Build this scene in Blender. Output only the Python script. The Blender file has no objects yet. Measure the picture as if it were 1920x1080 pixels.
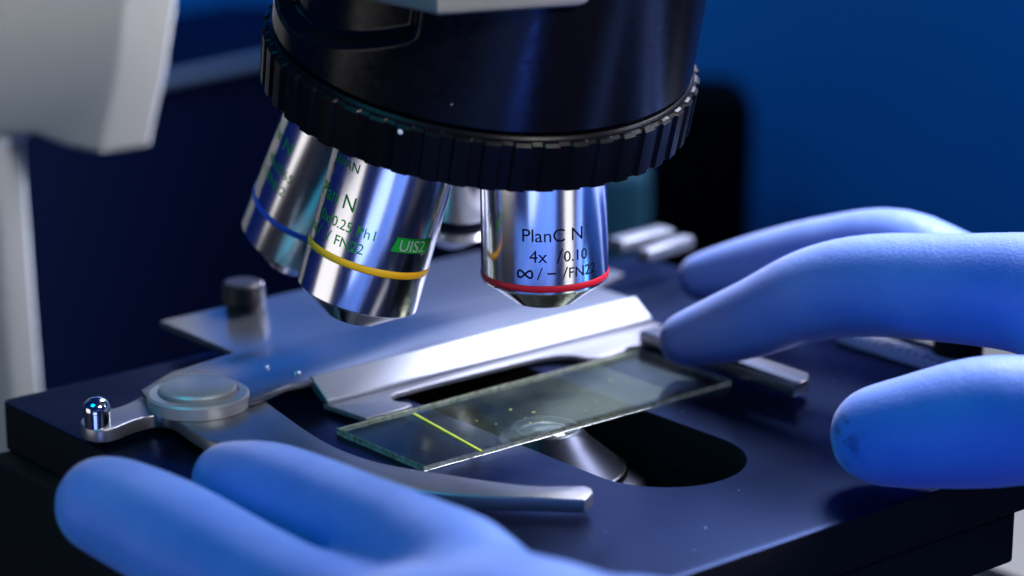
import bpy, bmesh, math, random
import numpy as np
from mathutils import Vector, Matrix

random.seed(7)
S = 0.001                                  # everything below is in millimetres
sc = bpy.context.scene
col = sc.collection

# ------------------------------------------------------------------ camera
CAM = np.array([-6.313, -482.503, 163.908]); PITCH = math.radians(16.2548); FPX = 5000.0
TH = math.radians(39.836)                  # direction of the stage's long side
cP, sP = math.cos(PITCH), math.sin(PITCH)
U = np.array([math.cos(TH), math.sin(TH), 0.0]); V = np.array([math.sin(TH), -math.cos(TH), 0.0])
Z = np.array([0.0, 0.0, 1.0])

def ray(px, py):
    return np.array([(px-960)/FPX, 0, 0]) + np.array([0, cP, -sP]) + np.array([0, sP, cP])*(540-py)/FPX
def onz(px, py, z=0.0):                    # a point at a known height
    r = ray(px, py); return CAM + r*((z-CAM[2])/r[2])
def at(px, py, d):                         # a point at a known distance
    return CAM + ray(px, py)*d
def uv(p): return (float(p @ U), float(p @ V))
def W(u_, v_, z=0.0): return U*u_ + V*v_ + Z*z

cam = bpy.data.cameras.new("camera"); cam_o = bpy.data.objects.new("camera", cam); col.objects.link(cam_o)
cam_o.location = Vector(CAM*S); cam_o.rotation_euler = (math.pi/2-PITCH, 0, 0)
cam.sensor_width = 36; cam.lens = 36*FPX/1920; cam.clip_start = 0.02; cam.clip_end = 20
cam.dof.use_dof = True; cam.dof.focus_distance = 0.479; cam.dof.aperture_fstop = 93.75/9.5
cam.dof.aperture_blades = 0
sc.camera = cam_o

# ------------------------------------------------------------------ materials
def newmat(name):
    m = bpy.data.materials.new(name); m.use_nodes = True
    nt = m.node_tree; b = nt.nodes["Principled BSDF"]
    return m, nt, b
def inp(b, **k):
    for n, v in k.items():
        n = n.replace("_", " ")
        if n in b.inputs:
            b.inputs[n].default_value = (*v, 1) if isinstance(v, tuple) and len(v) == 3 else v
def node(nt, t, **k):
    n = nt.nodes.new(t)
    for a, v in k.items(): setattr(n, a, v)
    return n
def noise(nt, scale, detail=4, vec=None, rough=0.5):
    n = node(nt, "ShaderNodeTexNoise"); n.inputs["Scale"].default_value = scale
    n.inputs["Detail"].default_value = detail; n.inputs["Roughness"].default_value = rough
    if vec is not None: nt.links.new(vec, n.inputs["Vector"])
    return n
def ramp(nt, src, stops):
    r = node(nt, "ShaderNodeValToRGB"); nt.links.new(src, r.inputs["Fac"])
    e = r.color_ramp.elements
    while len(e) < len(stops): e.new(0.5)
    for i, (p, c) in enumerate(stops):
        e[i].position = p; e[i].color = (*c, 1) if isinstance(c, tuple) else (c, c, c, 1)
    return r
def objvec(nt, scale=(1, 1, 1)):
    t = node(nt, "ShaderNodeTexCoord"); mp = node(nt, "ShaderNodeMapping")
    nt.links.new(t.outputs["Object"], mp.inputs["Vector"]); mp.inputs["Scale"].default_value = scale
    return mp.outputs["Vector"]
def bump(nt, b, h, strength, dist):
    n = node(nt, "ShaderNodeBump"); n.inputs["Strength"].default_value = strength; n.inputs["Distance"].default_value = dist
    nt.links.new(h, n.inputs["Height"]); nt.links.new(n.outputs["Normal"], b.inputs["Normal"]); return n
def roughvar(nt, b, lo, hi, scale, vec=None):
    n = noise(nt, scale, 5, vec)
    r = ramp(nt, n.outputs["Fac"], [(0.3, lo), (0.75, hi)]); nt.links.new(r.outputs["Color"], b.inputs["Roughness"])
    return n
def dust(nt, b, base, spec=(0.45, 0.47, 0.55), scale=260, amount=0.985, size=0.18):
    """tiny specks of dust lying on a dark surface"""
    v = objvec(nt)
    vo = node(nt, "ShaderNodeTexVoronoi"); vo.inputs["Scale"].default_value = scale; nt.links.new(v, vo.inputs["Vector"])
    nz = noise(nt, scale*3, 2, v)
    ad = node(nt, "ShaderNodeMath", operation="MULTIPLY_ADD"); nt.links.new(nz.outputs["Fac"], ad.inputs[0])
    ad.inputs[1].default_value = size*0.9; nt.links.new(vo.outputs["Distance"], ad.inputs[2])
    lt = node(nt, "ShaderNodeMath", operation="LESS_THAN"); nt.links.new(ad.outputs[0], lt.inputs[0]); lt.inputs[1].default_value = size
    sp = node(nt, "ShaderNodeSeparateColor"); nt.links.new(vo.outputs["Color"], sp.inputs[0])
    gt = node(nt, "ShaderNodeMath", operation="GREATER_THAN"); nt.links.new(sp.outputs[0], gt.inputs[0]); gt.inputs[1].default_value = amount
    mu = node(nt, "ShaderNodeMath", operation="MULTIPLY"); nt.links.new(lt.outputs[0], mu.inputs[0]); nt.links.new(gt.outputs[0], mu.inputs[1])
    mx = node(nt, "ShaderNodeMix", data_type="RGBA"); nt.links.new(mu.outputs[0], mx.inputs[0])
    mx.inputs[6].default_value = (*base, 1); mx.inputs[7].default_value = (*spec, 1)
    nt.links.new(mx.outputs[2], b.inputs["Base Color"])
    return mu

M = {}
# polished chrome barrels, with the fine turning marks of a lathe
m, nt, b = newmat("chrome"); inp(b, Base_Color=(0.78, 0.78, 0.80), Metallic=1.0, Roughness=0.15, Anisotropic=0.55)
tg = node(nt, "ShaderNodeTangent", direction_type="RADIAL", axis="Z"); nt.links.new(tg.outputs["Tangent"], b.inputs["Tangent"])
roughvar(nt, b, 0.11, 0.2, 300)
n = noise(nt, 900, 2, objvec(nt, (1, 1, 9))); bump(nt, b, n.outputs["Fac"], 0.03, 0.00005)
M["chrome"] = m
m, nt, b = newmat("polished_steel"); inp(b, Base_Color=(0.72, 0.72, 0.74), Metallic=1.0, Roughness=0.12); roughvar(nt, b, 0.08, 0.2, 400)
M["polish"] = m
m, nt, b = newmat("dark_chrome"); inp(b, Base_Color=(0.12, 0.125, 0.15), Metallic=1.0, Roughness=0.12); roughvar(nt, b, 0.08, 0.18, 400)
M["dark_chrome"] = m
m = bpy.data.materials["polished_steel"]
M["polish"] = m
# satin metal of holder plate
m, nt, b = newmat("satin_aluminium"); inp(b, Base_Color=(0.30, 0.31, 0.34), Metallic=0.9, Roughness=0.4)
roughvar(nt, b, 0.22, 0.29, 150); n = noise(nt, 2500, 3, objvec(nt)); bump(nt, b, n.outputs["Fac"], 0.12, 0.00006)
M["satin"] = m
m, nt, b = newmat("bright_satin_aluminium"); inp(b, Base_Color=(0.22, 0.24, 0.29), Metallic=0.7, Roughness=0.42)
roughvar(nt, b, 0.38, 0.48, 150)
M["satin_bright"] = m
m, nt, b = newmat("turned_aluminium"); inp(b, Base_Color=(0.40, 0.41, 0.44), Metallic=0.55, Roughness=0.42); roughvar(nt, b, 0.36, 0.48, 200)
M["turned_disc"] = m
m, nt, b = newmat("dark_flange"); inp(b, Base_Color=(0.30, 0.31, 0.36), Metallic=0.7, Roughness=0.4); roughvar(nt, b, 0.34, 0.46, 150)
M["flange"] = m
m, nt, b = newmat("burnished_black"); inp(b, Base_Color=(0.035, 0.03, 0.03), Metallic=0.6, Roughness=0.4); roughvar(nt, b, 0.34, 0.5, 200)
M["burnished"] = m
m, nt, b = newmat("condenser_metal"); inp(b, Base_Color=(0.032, 0.036, 0.05), Metallic=1.0, Roughness=0.36); roughvar(nt, b, 0.32, 0.4, 200)
M["cond"] = m
m, nt, b = newmat("grey_steel_arm"); inp(b, Base_Color=(0.25, 0.25, 0.27), Metallic=0.9, Roughness=0.36)
roughvar(nt, b, 0.3, 0.44, 220); dust(nt, b, (0.36, 0.36, 0.39), (0.7, 0.7, 0.75), 380, 0.92, 0.13)
n = noise(nt, 2500, 3, objvec(nt)); bump(nt, b, n.outputs["Fac"], 0.1, 0.00005)
M["arm"] = m
# black anodised stage
m, nt, b = newmat("black_stage"); inp(b, Metallic=0.92, Roughness=0.36); b.inputs["Specular Tint"].default_value = (0.62, 0.69, 0.96, 1)
roughvar(nt, b, 0.30, 0.42, 90); dust(nt, b, (0.008, 0.014, 0.034), (0.30, 0.33, 0.45), 420, 0.86, 0.13)
n = noise(nt, 3000, 3, objvec(nt)); n2 = noise(nt, 1.0, 3, objvec(nt, (90, 900, 900))); ad = node(nt, "ShaderNodeMath", operation="ADD")
nt.links.new(n.outputs["Fac"], ad.inputs[0]); nt.links.new(n2.outputs["Fac"], ad.inputs[1]); bump(nt, b, ad.outputs[0], 0.14, 0.00006)
M["stage"] = m
m, nt, b = newmat("black_lacquer"); inp(b, Base_Color=(0.003, 0.003, 0.005), Roughness=0.2); b.inputs["Specular IOR Level"].default_value = 0.18
roughvar(nt, b, 0.16, 0.28, 60); dust(nt, b, (0.003, 0.003, 0.005), (0.2, 0.21, 0.26), 300, 0.93, 0.09)
M["lacquer"] = m
m, nt, b = newmat("black_knurled"); inp(b, Base_Color=(0.003, 0.003, 0.005), Roughness=0.3); roughvar(nt, b, 0.24, 0.4, 200)
n = noise(nt, 1800, 3, objvec(nt)); bump(nt, b, n.outputs["Fac"], 0.15, 0.00008)
b.inputs["Specular IOR Level"].default_value = 0.09
M["knurl"] = m
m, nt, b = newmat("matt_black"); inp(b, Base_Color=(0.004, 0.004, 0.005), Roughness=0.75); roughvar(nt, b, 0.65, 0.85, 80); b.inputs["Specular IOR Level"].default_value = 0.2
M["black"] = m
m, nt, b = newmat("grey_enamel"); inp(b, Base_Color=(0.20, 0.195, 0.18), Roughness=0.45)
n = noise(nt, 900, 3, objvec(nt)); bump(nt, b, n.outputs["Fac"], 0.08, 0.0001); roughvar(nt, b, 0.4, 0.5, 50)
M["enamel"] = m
m, nt, b = newmat("lit_enamel"); inp(b, Base_Color=(0.78, 0.83, 0.95), Roughness=0.45); roughvar(nt, b, 0.4, 0.5, 50)  # paler copy of the enamel: light on the stand's edges put into colour
M["enamel_lit"] = m
def paint(name, c, rough=0.45, sp=0.4):
    m, nt, b = newmat(name); inp(b, Base_Color=c, Roughness=rough); b.inputs["Specular IOR Level"].default_value = sp
    n = noise(nt, 700, 4, objvec(nt)); bump(nt, b, n.outputs["Fac"], 0.06, 0.00005)
    M[name] = m
paint("red_paint", (0.75, 0.012, 0.03)); paint("yellow_paint", (0.90, 0.47, 0.01)); paint("blue_paint", (0.01, 0.09, 0.62))
paint("green_ink", (0.006, 0.28, 0.028), 0.6, 0.1); paint("black_ink", (0.004, 0.005, 0.02), 0.6, 0.1); paint("white_paint", (0.75, 0.75, 0.78))
paint("navy_panel", (0.002, 0.006, 0.03), 0.6, 0.05); paint("teal_wall", (0.02, 0.11, 0.20), 0.8); paint("pale_trim", (0.13, 0.20, 0.30), 0.6); paint("case_grey", (0.17, 0.17, 0.15), 0.6)
paint("black_block", (0.001, 0.001, 0.003), 0.7, 0.03); paint("teal_casing", (0.02, 0.08, 0.12), 0.7, 0.1); paint("dark_bench", (0.01, 0.012, 0.02), 0.6)
paint("silver", (0.33, 0.35, 0.37), 0.4)
# wall
m, nt, b = newmat("blue_wall"); inp(b, Roughness=0.85)
n = noise(nt, 3, 3, objvec(nt)); r = ramp(nt, n.outputs["Fac"], [(0.3, (0.006, 0.10, 0.28)), (0.7, (0.009, 0.13, 0.33))]); nt.links.new(r.outputs["Color"], b.inputs["Base Color"])
M["wall"] = m
# nitrile glove
def glove(name, smudge=False):
    m, nt, b = newmat(name); v = objvec(nt)
    n1 = noise(nt, 70, 5, v); r = ramp(nt, n1.outputs["Fac"], [(0.3, (0.07, 0.20, 0.69)), (0.7, (0.125, 0.27, 0.76))])
    out = r.outputs["Color"]
    if smudge:
        ns = noise(nt, 330, 6, v, 0.65)
        rs = ramp(nt, ns.outputs["Fac"], [(0.52, 0.0), (0.60, 0.9)])
        g = node(nt, "ShaderNodeVectorMath", operation="DISTANCE"); t = node(nt, "ShaderNodeTexCoord")
        nt.links.new(t.outputs["Object"], g.inputs[0]); g.inputs[1].default_value = Vector(SMUDGE*S)
        mr = node(nt, "ShaderNodeMapRange"); nt.links.new(g.outputs["Value"], mr.inputs["Value"])
        mr.inputs["From Min"].default_value = 0.003; mr.inputs["From Max"].default_value = 0.0075
        mr.inputs["To Min"].default_value = 1; mr.inputs["To Max"].default_value = 0
        mu = node(nt, "ShaderNodeMath", operation="MULTIPLY"); nt.links.new(rs.outputs["Color"], mu.inputs[0]); nt.links.new(mr.outputs[0], mu.inputs[1])
        mx = node(nt, "ShaderNodeMix", data_type="RGBA"); nt.links.new(mu.outputs[0], mx.inputs[0]); nt.links.new(out, mx.inputs[6]); mx.inputs[7].default_value = (0.02, 0.05, 0.22, 1)
        out = mx.outputs[2]
    nt.links.new(out, b.inputs["Base Color"])
    inp(b, Roughness=0.5); b.inputs["Specular IOR Level"].default_value = 0.35
    b.inputs["Sheen Weight"].default_value = 0.5; b.inputs["Sheen Roughness"].default_value = 0.5; b.inputs["Sheen Tint"].default_value = (0.85, 0.86, 1, 1)
    roughvar(nt, b, 0.42, 0.58, 120, v)
    a1 = noise(nt, 1500, 3, v); a2 = noise(nt, 110, 4, v, 0.55)
    ad = node(nt, "ShaderNodeMath", operation="MULTIPLY_ADD"); nt.links.new(a2.outputs["Fac"], ad.inputs[0]); ad.inputs[1].default_value = 0.9; nt.links.new(a1.outputs["Fac"], ad.inputs[2])
    a3 = noise(nt, 1.0, 4, objvec(nt, (190, 45, 45)), 0.6); r3 = ramp(nt, a3.outputs["Fac"], [(0.42, 0.0), (0.62, 1.0)])
    ad2 = node(nt, "ShaderNodeMath", operation="MULTIPLY_ADD"); nt.links.new(r3.outputs["Color"], ad2.inputs[0]); ad2.inputs[1].default_value = 0.55; nt.links.new(ad.outputs[0], ad2.inputs[2])
    bump(nt, b, ad2.outputs[0], 0.36, 0.00024)
    return m
SMUDGE = at(1568, 830, 459)
# thin glass: clear slab, reflections by Fresnel
m = bpy.data.materials.new("slide_glass"); m.use_nodes = True; nt = m.node_tree; nt.nodes.clear()
o = node(nt, "ShaderNodeOutputMaterial"); mx = node(nt, "ShaderNodeMixShader"); fr = node(nt, "ShaderNodeFresnel"); fr.inputs["IOR"].default_value = 1.48
tr = node(nt, "ShaderNodeBsdfTransparent"); tr.inputs["Color"].default_value = (0.965, 0.975, 0.945, 1)
gl = node(nt, "ShaderNodeBsdfGlossy"); gl.inputs["Roughness"].default_value = 0.03; gl.inputs["Color"].default_value = (0.82, 0.88, 0.62, 1)
fm = node(nt, "ShaderNodeMath", operation="MULTIPLY"); fm.inputs[1].default_value = 0.065; nt.links.new(fr.outputs[0], fm.inputs[0]); nt.links.new(fm.outputs[0], mx.inputs[0]); nt.links.new(tr.outputs[0], mx.inputs[1]); nt.links.new(gl.outputs[0], mx.inputs[2])
df = node(nt, "ShaderNodeBsdfDiffuse"); df.inputs["Color"].default_value = (0.40, 0.44, 0.34, 1)
sm = noise(nt, 120, 5, objvec(nt)); rs = ramp(nt, sm.outputs["Fac"], [(0.35, 0.006), (0.75, 0.028)])
m2 = node(nt, "ShaderNodeMixShader"); nt.links.new(rs.outputs["Color"], m2.inputs[0]); nt.links.new(mx.outputs[0], m2.inputs[1]); nt.links.new(df.outputs[0], m2.inputs[2])
nt.links.new(m2.outputs[0], o.inputs["Surface"])
M["glass"] = m
m, nt, b = newmat("glass_edge"); inp(b, Base_Color=(0.55, 0.66, 0.50), Roughness=0.25, IOR=1.5); b.inputs["Transmission Weight"].default_value = 0.55
n = noise(nt, 700, 5, objvec(nt), 0.7); bump(nt, b, n.outputs["Fac"], 0.8, 0.0006)
r = ramp(nt, n.outputs["Fac"], [(0.38, (0.28, 0.36, 0.20)), (0.62, (0.66, 0.74, 0.60))]); nt.links.new(r.outputs["Color"], b.inputs["Base Color"])
M["glass_edge"] = m
m, nt, b = newmat("yellow_green_edge"); inp(b, Base_Color=(0.72, 0.78, 0.03), Roughness=0.4)
n = noise(nt, 300, 3, objvec(nt)); r = ramp(nt, n.outputs["Fac"], [(0.3, (0.55, 0.62, 0.02)), (0.7, (0.85, 0.88, 0.06))]); nt.links.new(r.outputs["Color"], b.inputs["Base Color"])
M["lime"] = m
m, nt, b = newmat("specimen_stain"); inp(b, Base_Color=(0.30, 0.33, 0.06), Roughness=0.5); roughvar(nt, b, 0.4, 0.6, 500)
M["specimen"] = m
m, nt, b = newmat("lens_glass"); inp(b, Base_Color=(0.01, 0.012, 0.02), Roughness=0.04); b.inputs["Coat Weight"].default_value = 0.6; roughvar(nt, b, 0.03, 0.07, 200)
M["lens"] = m

# ------------------------------------------------------------------ builders
def link(name, me, mat, parent=None, smooth=40):
    o = bpy.data.objects.new(name, me); col.objects.link(o)
    if mat is not None and not me.materials: me.materials.append(mat)
    if smooth is not None:
        me.shade_smooth()
        if smooth < 180: me.set_sharp_from_angle(angle=math.radians(smooth))
    if parent is not None: o.parent = parent
    return o
def empty(name, loc=(0, 0, 0)):
    o = bpy.data.objects.new(name, None); col.objects.link(o); o.location = loc; o.empty_display_size = 0.01
    return o
def tag(o, label=None, cat=None, group=None, kind=None):
    if label: o["label"] = label
    if cat: o["category"] = cat
    if group: o["group"] = group
    if kind: o["kind"] = kind
    return o
def mesh(name, verts, faces, mat, parent=None, smooth=40):
    me = bpy.data.meshes.new(name); me.from_pydata([tuple(np.asarray(v)*S) for v in verts], [], faces); me.update()
    bm = bmesh.new(); bm.from_mesh(me); bmesh.ops.recalc_face_normals(bm, faces=bm.faces); bm.to_mesh(me); bm.free()
    return link(name, me, mat, parent, smooth)
def basis(d):                              # frame round an axis d: r to the picture's right, f toward the viewer
    d = np.asarray(d, float)/np.linalg.norm(d)
    back = np.array([0, 1.0, 0]); f_ = -(back - d*(back @ d)); f_ /= np.linalg.norm(f_)
    r_ = np.cross(d, f_)
    if r_[0] < 0: r_ = -r_
    return d, f_, r_
def lathe(name, org, axis, prof, mat, parent=None, n=96, smooth=35, closed=False):
    """prof: list of (distance along axis, radius); object origin at org, local Z along the axis"""
    d, f_, r_ = basis(axis)
    vs, fs = [], []
    ring = []
    for t, r in prof:
        if r < 1e-6: ring.append([len(vs)]); vs.append((0, 0, t*S)); continue
        idx = []
        for k in range(n):
            a = 2*math.pi*k/n; idx.append(len(vs)); vs.append((r*math.cos(a)*S, r*math.sin(a)*S, t*S))
        ring.append(idx)
    pairs = list(zip(ring[:-1], ring[1:]))
    if closed: pairs.append((ring[-1], ring[0]))
    for A, B in pairs:
        if len(A) == 1 and len(B) == 1: continue
        for k in range(n):
            k2 = (k+1) % n
            if len(A) == 1: fs.append((A[0], B[k], B[k2]))
            elif len(B) == 1: fs.append((A[k], A[k2], B[0]))
            else: fs.append((A[k], A[k2], B[k2], B[k]))
    me = bpy.data.meshes.new(name); me.from_pydata(vs, [], fs); me.update()
    bm = bmesh.new(); bm.from_mesh(me); bmesh.ops.recalc_face_normals(bm, faces=bm.faces); bm.to_mesh(me); bm.free()
    o = link(name, me, mat, parent, smooth)
    zc = d; xc = f_; yc = np.cross(zc, xc)
    o.matrix_world = Matrix(((xc[0], yc[0], zc[0], org[0]*S), (xc[1], yc[1], zc[1], org[1]*S), (xc[2], yc[2], zc[2], org[2]*S), (0, 0, 0, 1)))
    return o
def plate(name, outer, z0, z1, mat, parent=None, holes=(), bev=0.25, axes=(U, V, Z), org=(0, 0, 0), smooth=45):
    """flat piece cut from sheet: outline in (u, v), from z0 to z1, rounded edges"""
    cu = bpy.data.curves.new(name, "CURVE"); cu.dimensions = "2D"; cu.fill_mode = "BOTH"
    h = (z1-z0)/2; bev = min(bev, h*0.9); cu.extrude = (h-bev); cu.bevel_depth = bev; cu.bevel_resolution = 2; cu.offset = -bev
    def area(p): return sum(p[i][0]*p[(i+1) % len(p)][1]-p[(i+1) % len(p)][0]*p[i][1] for i in range(len(p)))/2
    loops = [list(outer) if area(outer) > 0 else list(outer)[::-1]] + [(list(q) if area(q) < 0 else list(q)[::-1]) for q in holes]
    for lp in loops:
        sp = cu.splines.new("POLY"); sp.points.add(len(lp)-1); sp.use_cyclic_u = True
        for p, q in zip(sp.points, lp): p.co = (q[0], q[1], 0, 1)
    t = bpy.data.objects.new("tmp", cu); col.objects.link(t); bpy.context.view_layer.update()
    me = bpy.data.meshes.new_from_object(t.evaluated_get(bpy.context.evaluated_depsgraph_get()))
    bpy.data.objects.remove(t); bpy.data.curves.remove(cu)
    co = np.empty(len(me.vertices)*3); me.vertices.foreach_get("co", co); co = co.reshape(-1, 3)
    a, b_, c = axes; w = (np.asarray(org) + co[:, :1]*a + co[:, 1:2]*b_ + (co[:, 2:3]+(z0+z1)/2)*c)*S
    me.vertices.foreach_set("co", w.ravel()); me.name = name; me.materials.clear()
    bm = bmesh.new(); bm.from_mesh(me); bmesh.ops.remove_doubles(bm, verts=bm.verts, dist=1e-7)
    bmesh.ops.recalc_face_normals(bm, faces=bm.faces); bm.to_mesh(me); bm.free(); me.update()
    return link(name, me, mat, parent, smooth)
def spline(pts, n=10, closed=False):       # Catmull-Rom through the points
    p = [np.asarray(q, float) for q in pts]; out = []
    m_ = len(p); seg = m_ if closed else m_-1
    for i in range(seg):
        if closed: a, b_, c, d = p[(i-1) % m_], p[i], p[(i+1) % m_], p[(i+2) % m_]
        else: a, b_, c, d = p[max(i-1, 0)], p[i], p[i+1], p[min(i+2, m_-1)]
        for k in range(n):
            t = k/n; out.append(0.5*((2*b_)+(-a+c)*t+(2*a-5*b_+4*c-d)*t*t+(-a+3*b_-3*c+d)*t**3))
    if not closed: out.append(p[-1])
    return out
def rrect(u0, u1, v0, v1, r, n=8):
    o = []
    for cx, cy, a0 in ((u1-r, v1-r, 0), (u0+r, v1-r, 90), (u0+r, v0+r, 180), (u1-r, v0+r, 270)):
        for k in range(n+1):
            a = math.radians(a0+90*k/n); o.append((cx+r*math.cos(a), cy+r*math.sin(a)))
    return o
def pts(l, z): return [uv(onz(x, y, z)) for x, y in l]

def box(name, c, ax, size, mat, parent=None, bev=1.0, seg=3):
    bm = bmesh.new(); bmesh.ops.create_cube(bm, size=1)
    for v_ in bm.verts:
        q = v_.co; w = np.asarray(c)+ax[0]*q.x*size[0]+ax[1]*q.y*size[1]+ax[2]*q.z*size[2]; v_.co = Vector(w*S)
    if bev: bmesh.ops.bevel(bm, geom=list(bm.edges), offset=bev*S, segments=seg, affect="EDGES", profile=0.5)
    bmesh.ops.recalc_face_normals(bm, faces=bm.faces)
    me = bpy.data.meshes.new(name); bm.to_mesh(me); bm.free()
    return link(name, me, mat, parent, 40)

def text_mesh(body, size):
    cu = bpy.data.curves.new("txt", "FONT"); cu.body = body; cu.size = size; cu.fill_mode = "FRONT"; cu.resolution_u = 6
    t = bpy.data.objects.new("tmp", cu); col.objects.link(t); bpy.context.view_layer.update()
    me = bpy.data.meshes.new_from_object(t.evaluated_get(bpy.context.evaluated_depsgraph_get()))
    bpy.data.objects.remove(t); bpy.data.curves.remove(cu)
    return me
def engrave(name, items, apex, axis, R, mat, parent, lift=0.06):
    """printed marks bent round a barrel. items: ('text', body, size, align, arc_x mm, t) or ('poly', [(x,t)...])"""
    d, f_, r_ = basis(axis); bm = bmesh.new()
    for it in items:
        if it[0] == "text":
            _, body, size, align, x0, t0 = it
            me = text_mesh(body, size); co = [(v_.co.x, v_.co.y) for v_ in me.vertices]
            w0, w1 = min(c[0] for c in co), max(c[0] for c in co)
            sh = x0-w0 if align == "L" else x0-w1
            for v_ in me.vertices: v_.co = (v_.co.x+sh, v_.co.y-t0, 0)
            bm.from_mesh(me)
        else:
            vs = [bm.verts.new((x, -t, it[2] if len(it) > 2 else 0)) for x, t in it[1]]; bm.faces.new(vs)
    xs = [v_.co.x for v_ in bm.verts]; x = math.floor(min(xs))
    while x < max(xs):
        x += 0.45
        bmesh.ops.bisect_plane(bm, geom=bm.verts[:]+bm.edges[:]+bm.faces[:], plane_co=(x, 0, 0), plane_no=(1, 0, 0))
    for v_ in bm.verts:
        a = v_.co.x/R; t = -v_.co.y; rr = R+lift+v_.co.z
        v_.co = Vector((np.asarray(apex)+d*t+rr*(f_*math.cos(a)+r_*math.sin(a)))*S)
    me = bpy.data.meshes.new(name); bm.to_mesh(me); bm.free()
    return link(name, me, mat, parent, None)
def stroke_loop(fn, n, w):                 # closed ribbon polygons along a curve fn(s)->(x,t)
    P_ = [np.array(fn(k/n)) for k in range(n)]; out = []
    for k in range(n):
        a, b_ = P_[k], P_[(k+1) % n]
        ta = P_[(k+1) % n]-P_[k-1]; tb = P_[(k+2) % n]-P_[k]
        na = np.array([-ta[1], ta[0]])/np.linalg.norm(ta)*w/2; nb = np.array([-tb[1], tb[0]])/np.linalg.norm(tb)*w/2
        out.append([tuple(a+na), tuple(b_+nb), tuple(b_-nb), tuple(a-na)])
    return out

# ================================================================== MICROSCOPE
scope = empty("microscope", (0, 0, -0.07))
tag(scope, "white and black laboratory microscope with chrome objectives pointing down at the glass slide", "microscope")
def adopt(o):                              # keep world placement under the microscope's empty
    o.parent = scope; o.matrix_parent_inverse = scope.matrix_world.inverted_safe(); return o
bpy.context.view_layer.update()
def under(o, p):
    bpy.context.view_layer.update()
    mw = o.matrix_world.copy(); o.parent = p; o.matrix_parent_inverse = p.matrix_world.inverted_safe(); return o

# ---- revolving nosepiece
NA = np.array([0.1334, -0.2206, 0.9662]); NA /= np.linalg.norm(NA)
NC = np.array([-13.03, 5.98, 59.5]); RL, RU, RH = 39.95, 40.75, 10.6
APEX = np.array([-1.68, -12.79, 141.72]); A1 = np.array([0.0124, 0.0234, -0.9996])
d_, f_, r_ = basis(NA)
housing_top = RH+62
hv, hf = [], []
NAng, NHt = 480, 110
def hous_r(a, h):
    # a from the viewer's direction, to the right positive; a scooped flat on the upper left
    base = 39.2
    x = math.degrees(a); x = (x+180) % 360-180
    edge = 5.0+ (max(0, (x+62))/42.0)**1.6*9.0      # lower border of the scoop
    w = max(0.0, min(1.0, (h-RH-edge)/2.2)); w = w*w*(3-2*w)
    q = max(0.0, min(1.0, (-17-x)/5)); w *= q*q*(3-2*q)*max(0.0, min(1.0, (x+80)/8))
    return base-3.2*w
heights = [RH-0.5, RH+1.0]+list(np.linspace(RH+1.0, housing_top-0.8, NHt))+[housing_top-0.3, housing_top]
rows = []
for j, h in enumerate(heights):
    row = []
    for k in range(NAng):
        a = 2*math.pi*k/NAng; r = hous_r(a, h)
        if j == 0 or j == 1: r = 38.2
        if j == len(heights)-1: r -= 0.8
        row.append(len(hv)); hv.append(NC+NA*h+r*(f_*math.cos(a)+r_*math.sin(a)))
    rows.append(row)
for A_, B_ in zip(rows[:-1], rows[1:]):
    for k in range(NAng): hf.append((A_[k], A_[(k+1) % NAng], B_[(k+1) % NAng], B_[k]))
hf.append(tuple(rows[-1])); hf.append(tuple(rows[0][::-1]))
nose = mesh("nosepiece", hv, hf, M["lacquer"], None, 62); adopt(nose)
# knurled ring
kv, kf, rows = [], [], []
NT = 48; per = 12
prof = [(0.9, 0.0, -9.0), (0.0, 0.15, -0.9), (0.45, 0.55, 0.0), (9.2, 0.95, 0.0), (9.75, 0.97, -0.55), (9.9, 0.97, -1.1), (10.2, 0.97, -1.25), (10.6, 0.97, -1.7), (10.6, 0.97, -3.5)]
for j, (h, tt, dr) in enumerate(prof):
    row = []
    for k in range(NT*per):
        a = 2*math.pi*k/(NT*per); ph = (k % per)/per
        g = 1.0 if 0.0 <= ph < 0.34 else 0.0
        R = RL+(RU-RL)*tt
        r = R+dr
        if 2 <= j <= 4: r -= 0.6*g
        row.append(len(kv)); kv.append(NC+NA*h+r*(f_*math.cos(a)+r_*math.sin(a)))
    rows.append(row)
nn = NT*per
for A_, B_ in zip(rows[:-1], rows[1:]):
    for k in range(nn): kf.append((A_[k], A_[(k+1) % nn], B_[(k+1) % nn], B_[k]))
kn = mesh("knurled_ring", kv, kf, M["knurl"], None, 30); under(kn, nose)
und = lathe("underside_plate", NC+NA*0.9, -NA, [(0.0, 31.2), (0.3, 31.0), (0.5, 20.0), (0.5, 0.0)], M["black"]); under(und, nose)
# white index dot, small
dp = at(750, 241, 440); best = None
for ai in np.linspace(-0.9, 0.4, 800):
    q = NC+NA*8.6+(RU)*(f_*math.cos(ai)+r_*math.sin(ai)); w = q-CAM
    dd = w @ np.array([0, cP, -sP]); px = 960+FPX*w[0]/dd
    if best is None or abs(px-750) < best[0]: best = (abs(px-750), ai)
ai = best[1]; nd = f_*math.cos(ai)+r_*math.sin(ai)
dot = lathe("index_dot", NC+NA*8.6+(RU-0.02)*nd, nd, [(0, 0.5), (0.12, 0.42), (0.16, 0.0)], M["white_paint"], n=20); dot.scale = (1, 1, 1); under(dot, nose)

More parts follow.
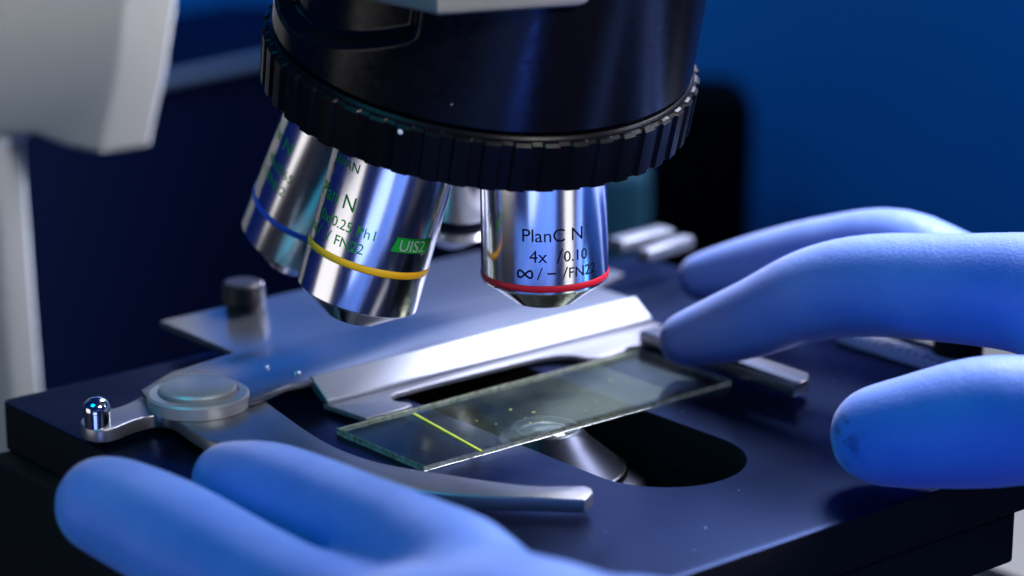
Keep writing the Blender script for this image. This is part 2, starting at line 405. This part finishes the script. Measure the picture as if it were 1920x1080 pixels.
# ---- objectives
def rot(v, k, a): return v*math.cos(a)+np.cross(k, v)*math.sin(a)+k*(k @ v)*(1-math.cos(a))
def objective(k, R, tb, tt, rt, band, bandmat, label, step=0.0):
    d = rot(A1/np.linalg.norm(A1), NA, -math.radians(72*k))
    b0, b1 = band
    prof = [(84, 0), (84, R), (b0-0.08, R), (b0, R-0.12), (b1, R-0.12), (b1+0.08, R), (tb-0.25, R), (tb, R-0.25), (tb+0.15, R-0.55)]
    o = lathe("objective_lens", APEX, d, prof, M["chrome"], n=128, smooth=30); adopt(o); o["label"] = label
    bd = lathe("colour_band", APEX, d, [(b0, R-0.3), (b0, R+0.02), (b0+0.12, R+0.1), (b1-0.12, R+0.1), (b1, R+0.02), (b1, R-0.3)], bandmat, n=128); under(bd, o)
    cone = lathe("nose_cone", APEX, d, [(tb-0.5, R-0.6), (tb+0.2, R-0.6), (tt-0.3, rt+0.15), (tt, rt-0.2), (tt, rt-0.9), (tt-0.35, rt-1.3), (tt-0.35, rt-2.0)], M["dark_chrome"], n=96, smooth=25); under(cone, o)
    ln = lathe("front_lens", APEX, d, [(tt-0.6, rt-1.5), (tt-0.35, rt-1.9), (tt-0.1, (rt-1.9)*0.55), (tt-0.05, 0)], M["lens"], n=48, smooth=180); under(ln, o)
    return o, d
R4, R10, R40 = 11.7, 11.35, 11.6
o4, d4 = objective(0, R4, 113.4, 117.6, 6.0, (111.6, 112.75), M["red_paint"], "chrome objective with red band and black lettering")
o10, d10 = objective(1, R10, 121.2, 125.4, 5.4, (112.1, 113.4), M["yellow_paint"], "chrome objective with yellow band and green lettering")
o40, d40 = objective(2, R40, 129.7, 135.3, 5.2, (121.3, 122.5), M["blue_paint"], "chrome objective with blue band and green lettering")
o60, d60 = objective(3, 10.2, 131.0, 137.2, 5.2, (125.5, 128.5), M["black_ink"], "chrome objective with dark band, farthest back under the nosepiece")

def lettering(o, items, d, R, mat, lift=0.05):
    t = engrave("lettering", items, APEX, d, R, mat, None, lift); under(t, o); return t
def inf(x0, t0, w, h, sw):
    fn = lambda s: (x0+w/2+w/2*math.sin(2*math.pi*s), t0-h/2+h/2*math.sin(4*math.pi*s))
    return [("poly", p) for p in stroke_loop(fn, 48, sw)]
def slash(x, t, h, w, dx): return [("poly", [(x, t+0.15), (x+w, t+0.15), (x+w+dx, t-h-0.1), (x+dx, t-h-0.1)])]
it = [("text", "PlanC N", 3.45, "L", -4.15, 103.3), ("text", "4x", 3.3, "L", -2.9, 107.15), ("text", "0.10", 2.85, "L", 3.45, 107.15), ("text", "FN22", 2.75, "L", 4.4, 110.25)]
it += slash(2.05, 107.15, 2.4, 0.26, 0.95)+inf(-5.1, 110.1, 2.75, 1.35, 0.36)+slash(-1.55, 110.25, 2.0, 0.24, 0.85)+[("poly", [(0.35, 109.1), (1.95, 109.1), (1.95, 109.4), (0.35, 109.4)])]+slash(3.1, 110.25, 2.0, 0.24, 0.85)
lettering(o4, it, d4, R4, M["black_ink"])
it = [("text", "JAPAN", 2.5, "R", -6.1, 96.4), ("text", "Plan N", 3.9, "R", -5.0, 103.4), ("text", "10x/0.25 Ph1", 2.75, "R", 0.1, 107.2), ("text", "FN22", 2.75, "R", -1.3, 110.3)]
it += slash(-9.4, 110.3, 2.0, 0.24, 0.85)+slash(-12.4, 110.3, 2.0, 0.24, 0.85)+inf(-15.5, 110.2, 2.5, 1.3, 0.34)
# the block logo: a green slanted panel with the letters left bright
it += [("poly", [(3.4, 108.3), (11.6, 108.3), (12.3, 105.5), (4.1, 105.5)])]
lettering(o10, it, d10, R10, M["green_ink"])
it = [("text", "UIS2", 3.1, "L", 4.9, 108.0)]
lettering(o10, it, d10, R10, M["silver"], 0.12)
it = [("text", "Plan N", 3.7, "R", -8.4, 107.6), ("text", "40x/0.65", 2.7, "R", -5.6, 112.6), ("text", "/0.17/FN22", 2.7, "R", -6.2, 116.0)]
lettering(o40, it, d40, R40, M["green_ink"])

# ---- grey head block above nosepiece
hcor = at(820, 31, 439.5); hz = hcor[2]
ha = np.array([math.cos(math.radians(20)), math.sin(math.radians(20)), 0]); hb = np.array([-math.cos(math.radians(49)), math.sin(math.radians(49)), 0])
hp = [hcor, hcor+ha*25.5, hcor+ha*27+np.array([0, 2, 0]), hcor+ha*27+np.array([0, 40, 0]), hcor+hb*45+np.array([0, 20, 0]), hcor+hb*45]
head = plate("head", [uv(p) for p in hp], hz, hz+60, M["enamel"], None, bev=1.2); adopt(head)

# ---- stage
stage_hole = []
hu0, hu1, hv0, hv1 = -18.0, 12.2, -33.0, 51.0; hr = 15.1
stage_hole = rrect(hu0, hu1, hv0, hv1, hr-0.01, 14)
SU0, SU1, SV0, SV1 = -78.5, 86.0, -69.0, 79.0
stage = plate("stage", rrect(SU0, SU1, SV0, SV1, 2.0, 4), -9.6, 0.0, M["stage"], None, holes=[stage_hole], bev=0.35); adopt(stage)
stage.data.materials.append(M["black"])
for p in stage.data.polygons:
    if abs(p.normal.z) < 0.3: p.material_index = 1  # side faces blackened: their shade is put into the colour
low_hole = rrect(hu0-1, hu1+1, hv0-1, hv1+1, hr, 14)
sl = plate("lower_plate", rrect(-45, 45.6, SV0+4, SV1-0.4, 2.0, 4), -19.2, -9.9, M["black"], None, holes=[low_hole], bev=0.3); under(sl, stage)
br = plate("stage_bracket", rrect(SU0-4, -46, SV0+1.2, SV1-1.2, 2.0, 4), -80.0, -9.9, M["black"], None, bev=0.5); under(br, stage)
# vernier scale along the right side
vs = plate("vernier_scale", [(71.8, 8.0), (77.0, 8.0), (77.0, 46.0), (71.8, 46.0)], 0.05, 2.2, M["white_paint"], None, bev=0.2); under(vs, stage)
tv, tf = [], []
for k in range(17):
    v0 = 9.5+k*2.1; L = 2.6 if k % 5 == 0 else 1.5; i = len(tv)
    tv += [W(71.95, v0, 2.206), W(71.95+L, v0, 2.206), W(71.95+L, v0+0.8, 2.206), W(71.95, v0+0.8, 2.206)]; tf.append((i, i+1, i+2, i+3))
vm = mesh("scale_marks", tv, tf, M["black_ink"], None, None); under(vm, stage)
rk = lathe("scale_knob", W(80.5, 33, 0.0), Z, [(0, 5.0), (0, 5.0), (7.0, 5.0), (7.8, 4.2), (7.8, 0)], M["black"], n=40); under(rk, stage)

# ---- slide holder: plate, chamfer bar, flange with its cut-out
hold = plate("slide_holder", [(-36.2, -78.5), (47.0, -78.5), (60.0, -68.0), (60.0, -44.0), (48.6, -40.0), (48.6, -27.2), (-35.0, -27.2), (-40.5, -27.6), (-49.0, -25.2), (-60.0, -26.0), (-66.0, -34.0), (-63.0, -43.0), (-53.0, -48.5), (-36.6, -51.0)], 4.1, 5.5, M["satin"], None, bev=0.3); adopt(hold)
def prism(name, section, u0, u1, mat, parent):      # section in (v, z), run along u
    n_ = len(section); vv = [W(u0, a, b_) for a, b_ in section]+[W(u1, a, b_) for a, b_ in section]
    ff = [tuple(range(n_))[::-1], tuple(range(n_, 2*n_))]+[(k, (k+1) % n_, n_+(k+1) % n_, n_+k) for k in range(n_)]
    o = mesh(name, vv, ff, mat, None, 20); under(o, parent)
    bv = o.modifiers.new("bevel", "BEVEL"); bv.width = 0.22*S; bv.segments = 2; bv.limit_method = "ANGLE"
    return o
prism("clamp_bar", [(-28.4, 4.0), (-28.4, 5.75), (-27.9, 6.05), (-22.7, 2.6), (-22.5, 1.7), (-24.5, 1.7)], -34.8, 48.6, M["satin_bright"], hold)
flo = [(-35.0, -23.6), (48.8, -23.6), (48.8, -18.5), (46.0, -13.5), (41.0, -11.7), (36.5, -11.9), (35.2, -13.4), (33.4, -13.5), (30.5, -11.9), (24.5, -11.8), (22.3, -12.9), (21.2, -16.2), (18.4, -18.6), (15.0, -19.6), (10.0, -20.0),
       (-14.0, -20.2), (-20.5, -19.9), (-22.9, -18.8), (-23.6, -17.0), (-23.2, -15.2), (-22.2, -13.6), (-22.6, -12.2), (-24.5, -11.8), (-33.8, -11.8)]
fl = plate("flange", flo, 0.6, 1.7, M["flange"], None, bev=0.18); under(fl, hold)
jaw = plate("fixed_jaw", [(36.2, -13), (42.6, -13), (42.8, 28.2), (39.8, 30.9), (35.4, 31.2), (35.9, 16.0)], 1.6, 4.6, M["satin"], None, bev=0.5); under(jaw, hold)
# guide bars and screws at the holder's back
for (x0, y0, x1, y1, w) in ((1152, 448, 1250, 424, 5.0), (1205, 468, 1290, 440, 3.6)):
    a, b_ = onz(x0, y0, 8), onz(x1, y1, 8); dd = (b_-a)/np.linalg.norm(b_-a); pp = np.cross(Z, dd)
    g = plate("guide_bar", [(0, -w/2), (np.linalg.norm(b_-a), -w/2), (np.linalg.norm(b_-a), w/2), (0, w/2)], 0, 3.0, M["satin_bright"], None, bev=0.8, axes=(dd, pp, Z), org=a-Z*3); under(g, hold)
# rounded knob on the back left of the plate
kb = onz(447, 590, 5.5)+np.array([0.6, 3.5, 0])
k1 = lathe("clamp_knob", kb, Z, [(0.05, 3.6), (1.0, 3.6), (1.2, 3.1), (1.8, 3.1), (2.0, 4.0), (5.6, 4.0), (6.1, 3.5), (6.2, 0)], M["burnished"], n=48, smooth=30); under(k1, hold)
kp = lathe("stop_pin", onz(484, 577, 5.5)+np.array([0, 1.2, 0]), Z, [(0.0, 1.3), (4.6, 1.3), (5.2, 1.0), (5.5, 0.5), (5.6, 0)], M["polish"], n=32, smooth=50); under(kp, hold)
for px, py, r in ((557, 701, 0.75), (500, 690, 0.4)):
    sx = lathe("dowel_pin", onz(px, py, 5.5), Z, [(-0.4, r), (0.25, r), (0.55, r*0.7), (0.65, 0)], M["polish"], n=20, smooth=60); under(sx, hold)

# ---- swinging spring arm: one flat lever from finger pin to rounded tip
inner = pts([(488, 742), (505, 757), (540, 783), (590, 817), (640, 843), (700, 864), (760, 877), (830, 888), (900, 899), (960, 907), (1010, 911), (1060, 911), (1096, 910)], 3.9)
tip = pts([(1108, 915), (1112, 923), (1096, 936)], 3.9)
outer = pts([(1000, 932), (910, 930), (809, 922), (700, 905), (600, 886), (500, 862), (430, 838), (385, 822), (350, 800), (322, 782), (290, 778), (250, 788), (215, 802), (185, 806)], 3.9)
lev = pts([(160, 801), (151, 791), (160, 780), (190, 770), (225, 762), (262, 745), (300, 720), (380, 700), (450, 715)], 3.9)
armo = [tuple(p) for p in spline(inner, 5)]+tip+[tuple(p) for p in spline(outer+lev, 5)]
arm = plate("spring_arm", armo, 1.3, 3.9, M["arm"], None, bev=0.3); under(arm, hold)
pc = onz(372, 745, 5.5)
p1 = lathe("pivot_disc", pc, Z, [(-1.5, 9.4), (0.7, 9.5), (1.1, 9.1), (1.2, 8.2), (1.2, 7.6), (0.95, 7.5), (0.95, 7.1), (1.2, 7.05), (1.9, 7.2), (2.3, 6.9), (2.5, 6.6), (2.9, 3.5), (3.0, 0)], M["turned_disc"], n=96, smooth=30); under(p1, hold)
fp = onz(183, 797, 3.9)
p2 = lathe("finger_pin", fp, Z, [(-0.2, 2.35), (2.6, 2.35), (2.75, 2.5), (3.6, 2.5), (4.3, 2.25), (4.9, 1.7), (5.3, 0.9), (5.4, 0)], M["polish"], n=48, smooth=40); under(p2, hold)

# ---- condenser under the hole
cx = np.array([0.0, -10.0, 0.0])
cd = lathe("condenser", cx+Z*-31, Z, [(0, 20), (19, 20), (20.5, 18.5), (21.0, 15.4), (22.0, 15.2), (22.6, 14.4), (27.5, 8.6), (29.6, 6.9), (30.0, 6.3), (30.0, 5.6), (29.4, 5.3)], M["cond"], n=96, smooth=40); adopt(cd)
cl = lathe("condenser_lens", cx+Z*-31, Z, [(29.2, 5.5), (29.7, 4.6), (30.1, 2.6), (30.2, 0)], M["lens"], n=64, smooth=180); under(cl, cd)
ct = lathe("condenser_rim", cx+Z*-31, Z, [(20.9, 15.45), (21.9, 15.5), (22.3, 15.2), (22.4, 14.8), (22.2, 14.5)], M["polish"], n=96, smooth=60); under(ct, cd)

# ---- arm of the stand at the back left, C-shaped in side view
FD = np.array([1.0, 0.12, 0]); FD /= np.linalg.norm(FD)           # along the side face
FN = np.array([-FD[1], FD[0], 0])                                 # into its thickness
FO = at(205, 287, 632); 
def fxy(px, py):                                                   # pixel -> side-face coordinates
    r = ray(px, py); t = ((FO-CAM) @ FN)/(r @ FN); p = CAM+r*t; return (float((p-FO) @ FD), float(p[2]-FO[2]))
def lit_edges(*a, **k):                    # grey side faces; edge faces paler, the light on them put into the colour
    o = plate(*a, **k); o.data.materials.append(M["enamel_lit"])
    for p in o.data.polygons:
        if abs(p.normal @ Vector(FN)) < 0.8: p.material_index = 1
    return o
curve = spline([(205, 286), (196, 286), (160, 279), (110, 262), (80, 252), (40, 251), (-40, 251)], 6)
up = [(268, -90), (236, 140)]+[tuple(p) for p in curve]+[(-500, 251), (-500, -90)]
stand = lit_edges("stand", [fxy(p[0]-16, p[1]) for p in up], 0.0, 14.0, M["enamel"], None, bev=0.9, axes=(FD, Z, U), org=FO); adopt(stand)
lowc = spline([(28, 200), (12, 258), (3, 275), (2, 300), (8, 400), (20, 560), (34, 740), (60, 1080), (90, 1500)], 6)
lo_ = [tuple(p) for p in lowc]+[(-500, 1500), (-500, 200)]
pil = lit_edges("pillar", [fxy(p[0]-13, p[1]) for p in lo_], 0.5, 8.8, M["enamel"], None, bev=1.2, axes=(FD, Z, U), org=FO); under(pil, stand)

# ================================================================== GLASS SLIDE
g0, g1, q0, q1 = -40.7, 35.3, -11.5, 14.5
slide = box("glass_slide", W((g0+g1)/2, (q0+q1)/2, 0.68), (U, V, Z), (g1-g0, q1-q0, 1.1), M["glass"], None, bev=0.12, seg=1)
me = slide.data; me.materials.append(M["glass_edge"])
for p in me.polygons:
    if abs(p.normal.z) < 0.9: p.material_index = 1
tag(slide, "clear glass microscope slide with yellow-green line lying over stage opening", "glass slide")
cs = box("cover_slip", W(-3.2, 1.9, 1.32), (U, V, Z), (49.0, 24.0, 0.14), M["glass"], slide, bev=0.0)
def q3(px, py, z=1.25): return onz(px, py, z)
a, b_ = q3(776, 778), q3(902, 848); dd = (b_-a); L = np.linalg.norm(dd); dd /= L; pp = np.cross(Z, dd)
yl = plate("edge_line", [(0, -0.32), (L, -0.32), (L, 0.32), (0, 0.32)], 1.245, 1.62, M["lime"], slide, bev=0.12, axes=(dd, pp, Z), org=np.array([a[0], a[1], 0]))
spv = bmesh.new()
for px, py, r in ((1095, 735, .42), (1118, 752, .36), (1099, 770, .4), (1139, 779, .3), (1144, 714, .75), (1178, 717, .55), (957, 768, .6), (1000, 773, .75), (994, 793, .5), (1018, 790, .3), (893, 789, .5), (878, 816, .25), (847, 838, .2), (790, 842, .2), (930, 795, .35), (1148, 724, .35), (985, 783, .35)):
    p = q3(px, py, 1.42); mt = Matrix.Translation(Vector(p*S)) @ Matrix.Rotation(random.random()*3, 4, "Z") @ Matrix.Diagonal((r*.62*S, r*.62*S*random.uniform(.5, .9), 0.12*S, 1))
    bmesh.ops.create_icosphere(spv, subdivisions=2, radius=1, matrix=mt)
me = bpy.data.meshes.new("specimen"); spv.to_mesh(me); spv.free(); link("specimen", me, M["specimen"], slide, 180)

# ================================================================== GLOVED HANDS
def round_cone(P, a, b, r1, r2):
    ba = b-a; l2 = float(ba @ ba); rr = r1-r2; a2 = l2-rr*rr; il2 = 1.0/l2
    pa = P-a; y = pa @ ba; z = y-l2
    x2 = ((pa*l2-y[..., None]*ba)**2).sum(-1)
    y2 = y*y*l2; z2 = z*z*l2; k = np.sign(rr)*rr*rr*x2
    o = (np.sqrt(x2*a2*il2)+y*rr)*il2-r1
    m1 = np.sign(z)*a2*z2 > k; o1 = np.sqrt(np.maximum(x2+z2, 0))*il2-r2
    m2 = np.sign(y)*a2*y2 < k; o2 = np.sqrt(np.maximum(x2+y2, 0))*il2-r1
    return np.where(m1, o1, np.where(m2, o2, o))
def smin(a, b, k):
    h = np.maximum(k-np.abs(a-b), 0)/k; return np.minimum(a, b)-h*h*k*0.25
def seg_far(c, a, b, r, reach):            # block centre too far from a limb segment to matter
    ba = b-a; t = min(1.0, max(0.0, float((c-a) @ ba)/float(ba @ ba)))
    return np.linalg.norm(c-a-ba*t)-r > reach
def field(P, chains, c0, reach):
    """chains: list of (points, radii, inner blend, blend with what went before)"""
    D = np.full(P.shape[:3], 60.0, np.float32)
    for pts_, rad, ki, ko in chains:
        c = None
        for a, b, r1, r2 in zip(pts_[:-1], pts_[1:], rad[:-1], rad[1:]):
            if seg_far(c0, a, b, max(r1, r2), reach): continue
            d = round_cone(P, np.asarray(a, np.float32), np.asarray(b, np.float32), float(r1), float(r2))
            c = d if c is None else smin(c, d, ki)
        if c is not None: D = smin(D, c, ko)
    return D
def surface_nets(chains, h):
    allp = np.array([p for c in chains for p in c[0]]); rm = max(max(c[1]) for c in chains)+3
    lo, hi = allp.min(0)-rm, allp.max(0)+rm
    n_ = np.ceil((hi-lo)/h).astype(int)+1
    ax = [lo[i]+h*np.arange(n_[i]) for i in range(3)]
    F = np.full(n_, 60.0, np.float32); B = 20; reach = B*h*0.87+11
    for i0 in range(0, n_[0], B):
        for j0 in range(0, n_[1], B):
            for k0 in range(0, n_[2], B):
                sx, sy, sz = ax[0][i0:i0+B], ax[1][j0:j0+B], ax[2][k0:k0+B]
                c0 = np.array([sx.mean(), sy.mean(), sz.mean()])
                if all(seg_far(c0, a, b, max(r1, r2), reach) for p, r, *_ in chains for a, b, r1, r2 in zip(p[:-1], p[1:], r[:-1], r[1:])): continue
                g = np.stack(np.meshgrid(sx, sy, sz, indexing="ij"), -1).astype(np.float32)
                F[i0:i0+B, j0:j0+B, k0:k0+B] = field(g, chains, c0, reach)
    ins = F < 0
    cnt = np.zeros(np.array(n_)-1, np.int8); acc = np.zeros((*(np.array(n_)-1), 3), np.float32); ne = np.zeros(np.array(n_)-1, np.float32)
    sl_ = lambda o: tuple(slice(o[i], n_[i]-1+o[i]) for i in range(3))
    for axis in range(3):
        oth = [i for i in range(3) if i != axis]
        for da in (0, 1):
            for db in (0, 1):
                o0 = [0, 0, 0]; o0[oth[0]] = da; o0[oth[1]] = db; o1 = list(o0); o1[axis] = 1
                f0, f1 = F[sl_(o0)], F[sl_(o1)]; cr = (f0 < 0) != (f1 < 0)
                t = np.where(cr, f0/np.where(cr, f0-f1, 1), 0)
                for i in range(3): acc[..., i] += np.where(cr, (t if i == axis else o0[i]), 0)
                ne += cr
    act = ne > 0; idx = -np.ones(act.shape, np.int64); idx[act] = np.arange(act.sum())
    ii = np.argwhere(act); vs = lo+h*(ii+acc[act]/ne[act][:, None])
    faces = []
    for axis in range(3):
        o1 = [0, 0, 0]; o1[axis] = 1
        a_, b_ = [i for i in range(3) if i != axis]
        s0 = tuple(slice(1, n_[i]-1) if i != axis else slice(0, n_[i]-1) for i in range(3))
        s1 = tuple(slice(1, n_[i]-1) if i != axis else slice(1, n_[i]) for i in range(3))
        f0, f1 = ins[s0], ins[s1]; e = np.argwhere(f0 != f1)
        if not len(e): continue
        flip = f0[tuple(e.T)]
        c = e.copy()
        for i in range(3):
            if i != axis: c[:, i] += 1
        def g_(x, y):
            q = c.copy(); q[:, a_] -= x; q[:, b_] -= y; return idx[tuple(q.T)]
        quad = np.stack([g_(0, 0), g_(1, 0), g_(1, 1), g_(0, 1)], 1)
        if axis == 1: flip = ~flip
        quad[~flip] = quad[~flip][:, ::-1]
        faces.append(quad)
    return vs, np.concatenate(faces)
def hand(name, chains, mat, h=0.9, smooth_it=6):
    vs, fs = surface_nets(chains, h)
    me = bpy.data.meshes.new(name); me.from_pydata((vs*S).tolist(), [], fs.tolist()); me.update()
    bm = bmesh.new(); bm.from_mesh(me)
    for _ in range(smooth_it): bmesh.ops.smooth_vert(bm, verts=bm.verts, factor=0.5, use_axis_x=True, use_axis_y=True, use_axis_z=True)
    bmesh.ops.recalc_face_normals(bm, faces=bm.faces); bm.to_mesh(me); bm.free()
    return link(name, me, mat, None, 180)
def ch(lst, ki=3.0, ko=3.0):               # joints -> a smooth tapering limb
    q = [np.array([*at(x, y, d), r]) for x, y, d, r in lst]
    if len(q) > 2: q = spline(q, 5)
    return ([p[:3] for p in q], [p[3] for p in q], 0.3 if len(q) > 2 else ki, ko)

# right hand: index presses the slide, middle behind it, thumb in front by the stage's edge
RWR = (2560, 690, 478)
right = [
    ch([(1284, 637, 522, 5.3), (1345, 620, 519, 6.6), (1425, 592, 514, 7.7), (1530, 551, 508, 9.0), (1640, 535, 502, 9.7), (1800, 541, 493, 10.2), (1950, 553, 484, 11.3), (2090, 590, 476, 13.0)], 3, 3),
    ch([(1316, 520, 566, 5.2), (1430, 501, 559, 7.3), (1560, 481, 549, 8.5), (1690, 475, 539, 8.9), (1850, 540, 523, 9.2), (2080, 585, 500, 12.5)], 3, 1.0),
    ch([(1420, 545, 590, 4.8), (1550, 520, 578, 7.0), (1700, 510, 563, 8.2), (1880, 555, 543, 9.0), (2090, 605, 520, 11.5)], 3, 1.0),
    ch([(1580, 560, 606, 4.2), (1700, 545, 592, 6.2), (1880, 575, 567, 7.4), (2100, 625, 540, 9.5)], 3, 1.0),
    ch([(1650, 816, 462, 8.7), (1720, 808, 459, 9.8), (1840, 792, 455, 11.2), (1950, 786, 452, 10.9), (2130, 780, 452, 11.5), (2330, 730, 462, 14.0)], 3, 1.0),
    ch([(2090, 590, 478, 13.0), RWR+(19,)], 4, 8), ch([(2080, 590, 500, 12.5), RWR+(20,)], 4, 8), ch([(2090, 610, 520, 11.5), (2560, 700, 492, 18)], 4, 8),
    ch([(2100, 630, 540, 9.5), (2560, 705, 500, 16)], 4, 8), ch([(2330, 730, 462, 14.0), RWR+(19,)], 4, 10), ch([RWR+(21,), (3000, 760, 470, 27)], 4, 10),
]
RM = glove("blue_nitrile", True); LM = glove("blue_nitrile_plain")
rh = hand("gloved_hand", right, RM)
tag(rh, "right hand in blue nitrile glove, index fingertip pressing the slide's far end", "gloved hand")
LWR = (1500, 1560, 345)
left = [
    ch([(425, 897, 451, 6.0), (450, 902, 448, 6.8), (520, 922, 440, 7.9), (655, 978, 425, 8.3), (860, 1082, 403, 9.3), (1010, 1248, 382, 11.0)], 1.5, 3),
    ch([(195, 947, 438, 8.1), (240, 965, 435, 8.7), (330, 1010, 427, 9.2), (470, 1090, 415, 9.2), (610, 1165, 404, 9.7), (830, 1260, 390, 12.0)], 3, 1.5),
    ch([(430, 1250, 440, 7.6), (470, 1235, 432, 8.6), (600, 1260, 415, 9.4), (760, 1330, 398, 12.0)], 3, 1.5),
    ch([(470, 1310, 440, 7.2), (520, 1300, 430, 8.2), (640, 1340, 412, 9.0), (790, 1410, 396, 11.5)], 3, 1.5),
    ch([(560, 1390, 438, 6.0), (600, 1385, 428, 7.0), (700, 1420, 410, 8.0), (860, 1480, 392, 10.5)], 3, 1.5),
    ch([(830, 1260, 390, 12.0), LWR+(19,)], 4, 8), ch([(760, 1330, 398, 12.0), LWR+(19,)], 4, 8), ch([(790, 1410, 396, 11.5), LWR+(18,)], 4, 8),
    ch([(860, 1480, 392, 10.5), LWR+(17,)], 4, 8), ch([(1010, 1248, 382, 11.0), (1240, 1330, 360, 17), LWR+(20,)], 4, 10), ch([(1010, 1248, 382, 11.0), (830, 1260, 390, 11.5)], 4, 10), ch([(850, 1110, 404, 7.5), (700, 1160, 411, 8.0)], 4, 8), ch([LWR+(21,), (1950, 1900, 300, 27)], 4, 10),
]
lh = hand("gloved_hand", left, LM)
tag(lh, "left hand in blue nitrile glove, thumb resting on the stage's near left edge", "gloved hand")

# ================================================================== THE ROOM BEHIND
X = np.array([1.0, 0, 0]); Y = np.array([0, 1.0, 0])
bench = box("bench", (0, 250, -160), (X, Y, Z), (1600, 1100, 20), M["dark_bench"], None, bev=2); tag(bench, "dark laboratory bench top under microscope", "bench", kind="structure")
wall = box("wall", (0, 560, 60), (X, Y, Z), (1800, 20, 600), M["wall"], None, bev=0); tag(wall, "plain blue wall behind the microscope", "wall", kind="structure")
# dark cabinet behind, pale strip along its top edge
e0, e1 = at(325, 152, 900), at(490, 111, 930)
ed = (e1-e0); ed[2] = 0; ed /= np.linalg.norm(ed); en = np.array([-ed[1], ed[0], 0])
zt = (e0[2]+e1[2])/2
mid_ = e0+ed*60
cab = box("dark_cabinet", mid_+en*50-Z*((zt+150)/2+0), (ed, en, Z), (330, 90, zt+150), M["navy_panel"], None, bev=1.5)
tag(cab, "dark navy cabinet behind the microscope with a pale strip along its top edge", "cabinet")
ts = box("top_strip", mid_+en*2.5+Z*0.2, (ed, np.array(en), Z), (330.4, 4.0, 3.2), M["pale_trim"], cab, bev=1.0)
bb = at(1318, 165, 985)
bx = box("black_box", np.array([bb[0], bb[1]+10, (bb[2]-150)/2]), (X, Y, Z), (38, 40, bb[2]+150), M["black_block"], None, bev=10)  # upright black block in front of the wall
tag(bx, "tall black block blurred behind nosepiece's right side", "instrument")
tb_ = at(1165, 330, 800)
tx = box("teal_bottle", np.array([tb_[0], tb_[1]+20, (tb_[2]-150)/2]), (X, Y, Z), (18, 30, tb_[2]+150), M["teal_casing"], None, bev=4)
tag(tx, "blurred teal container standing between the red-banded objective and black block", "container")
tr_ = box("instrument_case", W(255, -60, -111), (U, V, Z), (250, 210, 78), M["case_grey"], None, bev=6)
tag(tr_, "beige instrument case showing under the stage at right", "instrument case")

# ================================================================== LIGHT
w = bpy.data.worlds.new("World"); sc.world = w; w.use_nodes = True
bgn = w.node_tree.nodes["Background"]; bgn.inputs["Color"].default_value = (0.01, 0.10, 1.0, 1); bgn.inputs["Strength"].default_value = 0.09
def lamp(name, pos, target, sx, sy, color, rad, spread=180):
    l = bpy.data.lights.new(name, "AREA"); l.shape = "RECTANGLE"; l.size = sx*S; l.size_y = sy*S; l.color = color
    l.spread = math.radians(spread)
    l.energy = rad*math.pi*sx*sy*S*S; o = bpy.data.objects.new(name, l); col.objects.link(o); o.location = Vector(np.asarray(pos, float)*S)
    dd = Vector(np.asarray(target, float))-Vector(np.asarray(pos, float)); o.rotation_euler = dd.to_track_quat("-Z", "Y").to_euler(); return o
def around(az, el, dist, c=(0, -10, 30)):  # azimuth from the direction toward the viewer, positive to the right
    a, e = math.radians(az), math.radians(el)
    return np.array([c[0]+dist*math.cos(e)*math.sin(a), c[1]-dist*math.cos(e)*math.cos(a), c[2]+dist*math.sin(e)])
C0 = (0, -10, 20)
lamp("back_panel", (160, 490, 215), (0, 0, 0), 420, 240, (0.54, 0.63, 1.0), 2.1)
lamp("top_key", around(152, 48, 560), C0, 190, 190, (0.82, 0.83, 1.0), 18, 100)
lamp("right_key", around(112, 38, 540), (0, -40, 10), 170, 170, (0.82, 0.82, 1.0), 14, 100)
lamp("left_cyan", (-330, -330, 480), (-40, -60, 0), 260, 260, (0.0, 0.72, 1.0), 1.3, 90)
lamp("stand_soft", (250, -350, 420), (-125, 100, 50), 180, 180, (1.0, 0.96, 0.90), 1.6, 20)  # added lamp, narrow beam that brightens the stand alone
lamp("stand_edge", (425, 45, 302), (-115, 105, 50), 150, 150, (0.82, 0.87, 1.0), 2.6, 20)  # added lamp that brightens the stand's edge faces
lamp("front_blue", around(-14, -15, 640), C0, 300, 130, (0.30, 0.43, 1.0), 3.0)
lamp("front_neutral", around(44, -14, 560), C0, 150, 120, (0.92, 0.92, 0.92), 1.5)
lamp("left_neutral", around(-70, -6, 480), C0, 290, 130, (1.0, 0.97, 0.93), 1.3)
lamp("right_blue", around(80, -16, 520), C0, 70, 300, (0.10, 0.32, 1.0), 5)
lamp("low_blue", around(17, -36, 420), (0, -10, 80), 60, 130, (0.05, 0.15, 1.0), 36)  # added lamp, makes the blue streak on the nosepiece housing
lamp("wall_blue", (460, 380, 200), (400, 560, -20), 140, 110, (0.01, 0.42, 1.0), 11, 100)
lamp("wall_blue_high", (-220, 300, 330), (-150, 560, 190), 260, 100, (0.02, 0.48, 1.0), 10, 90)  # added lamp, lights the upper wall for the holder plate to reflect
lamp("cabinet_fill", (-330, 200, 200), (-150, 480, -40), 120, 120, (0.1, 0.6, 1.0), 1.2)

sc.render.engine = "CYCLES"
sc.cycles.max_bounces = 10; sc.cycles.transparent_max_bounces = 16; sc.cycles.glossy_bounces = 6
sc.cycles.use_denoising = True; sc.cycles.caustics_reflective = False; sc.cycles.caustics_refractive = False
sc.view_settings.view_transform = "Standard"; sc.view_settings.look = "None"; sc.view_settings.gamma = 1; sc.view_settings.use_curve_mapping = False
sc.view_settings.exposure = 0.0
sc.unit_settings.system = "METRIC"
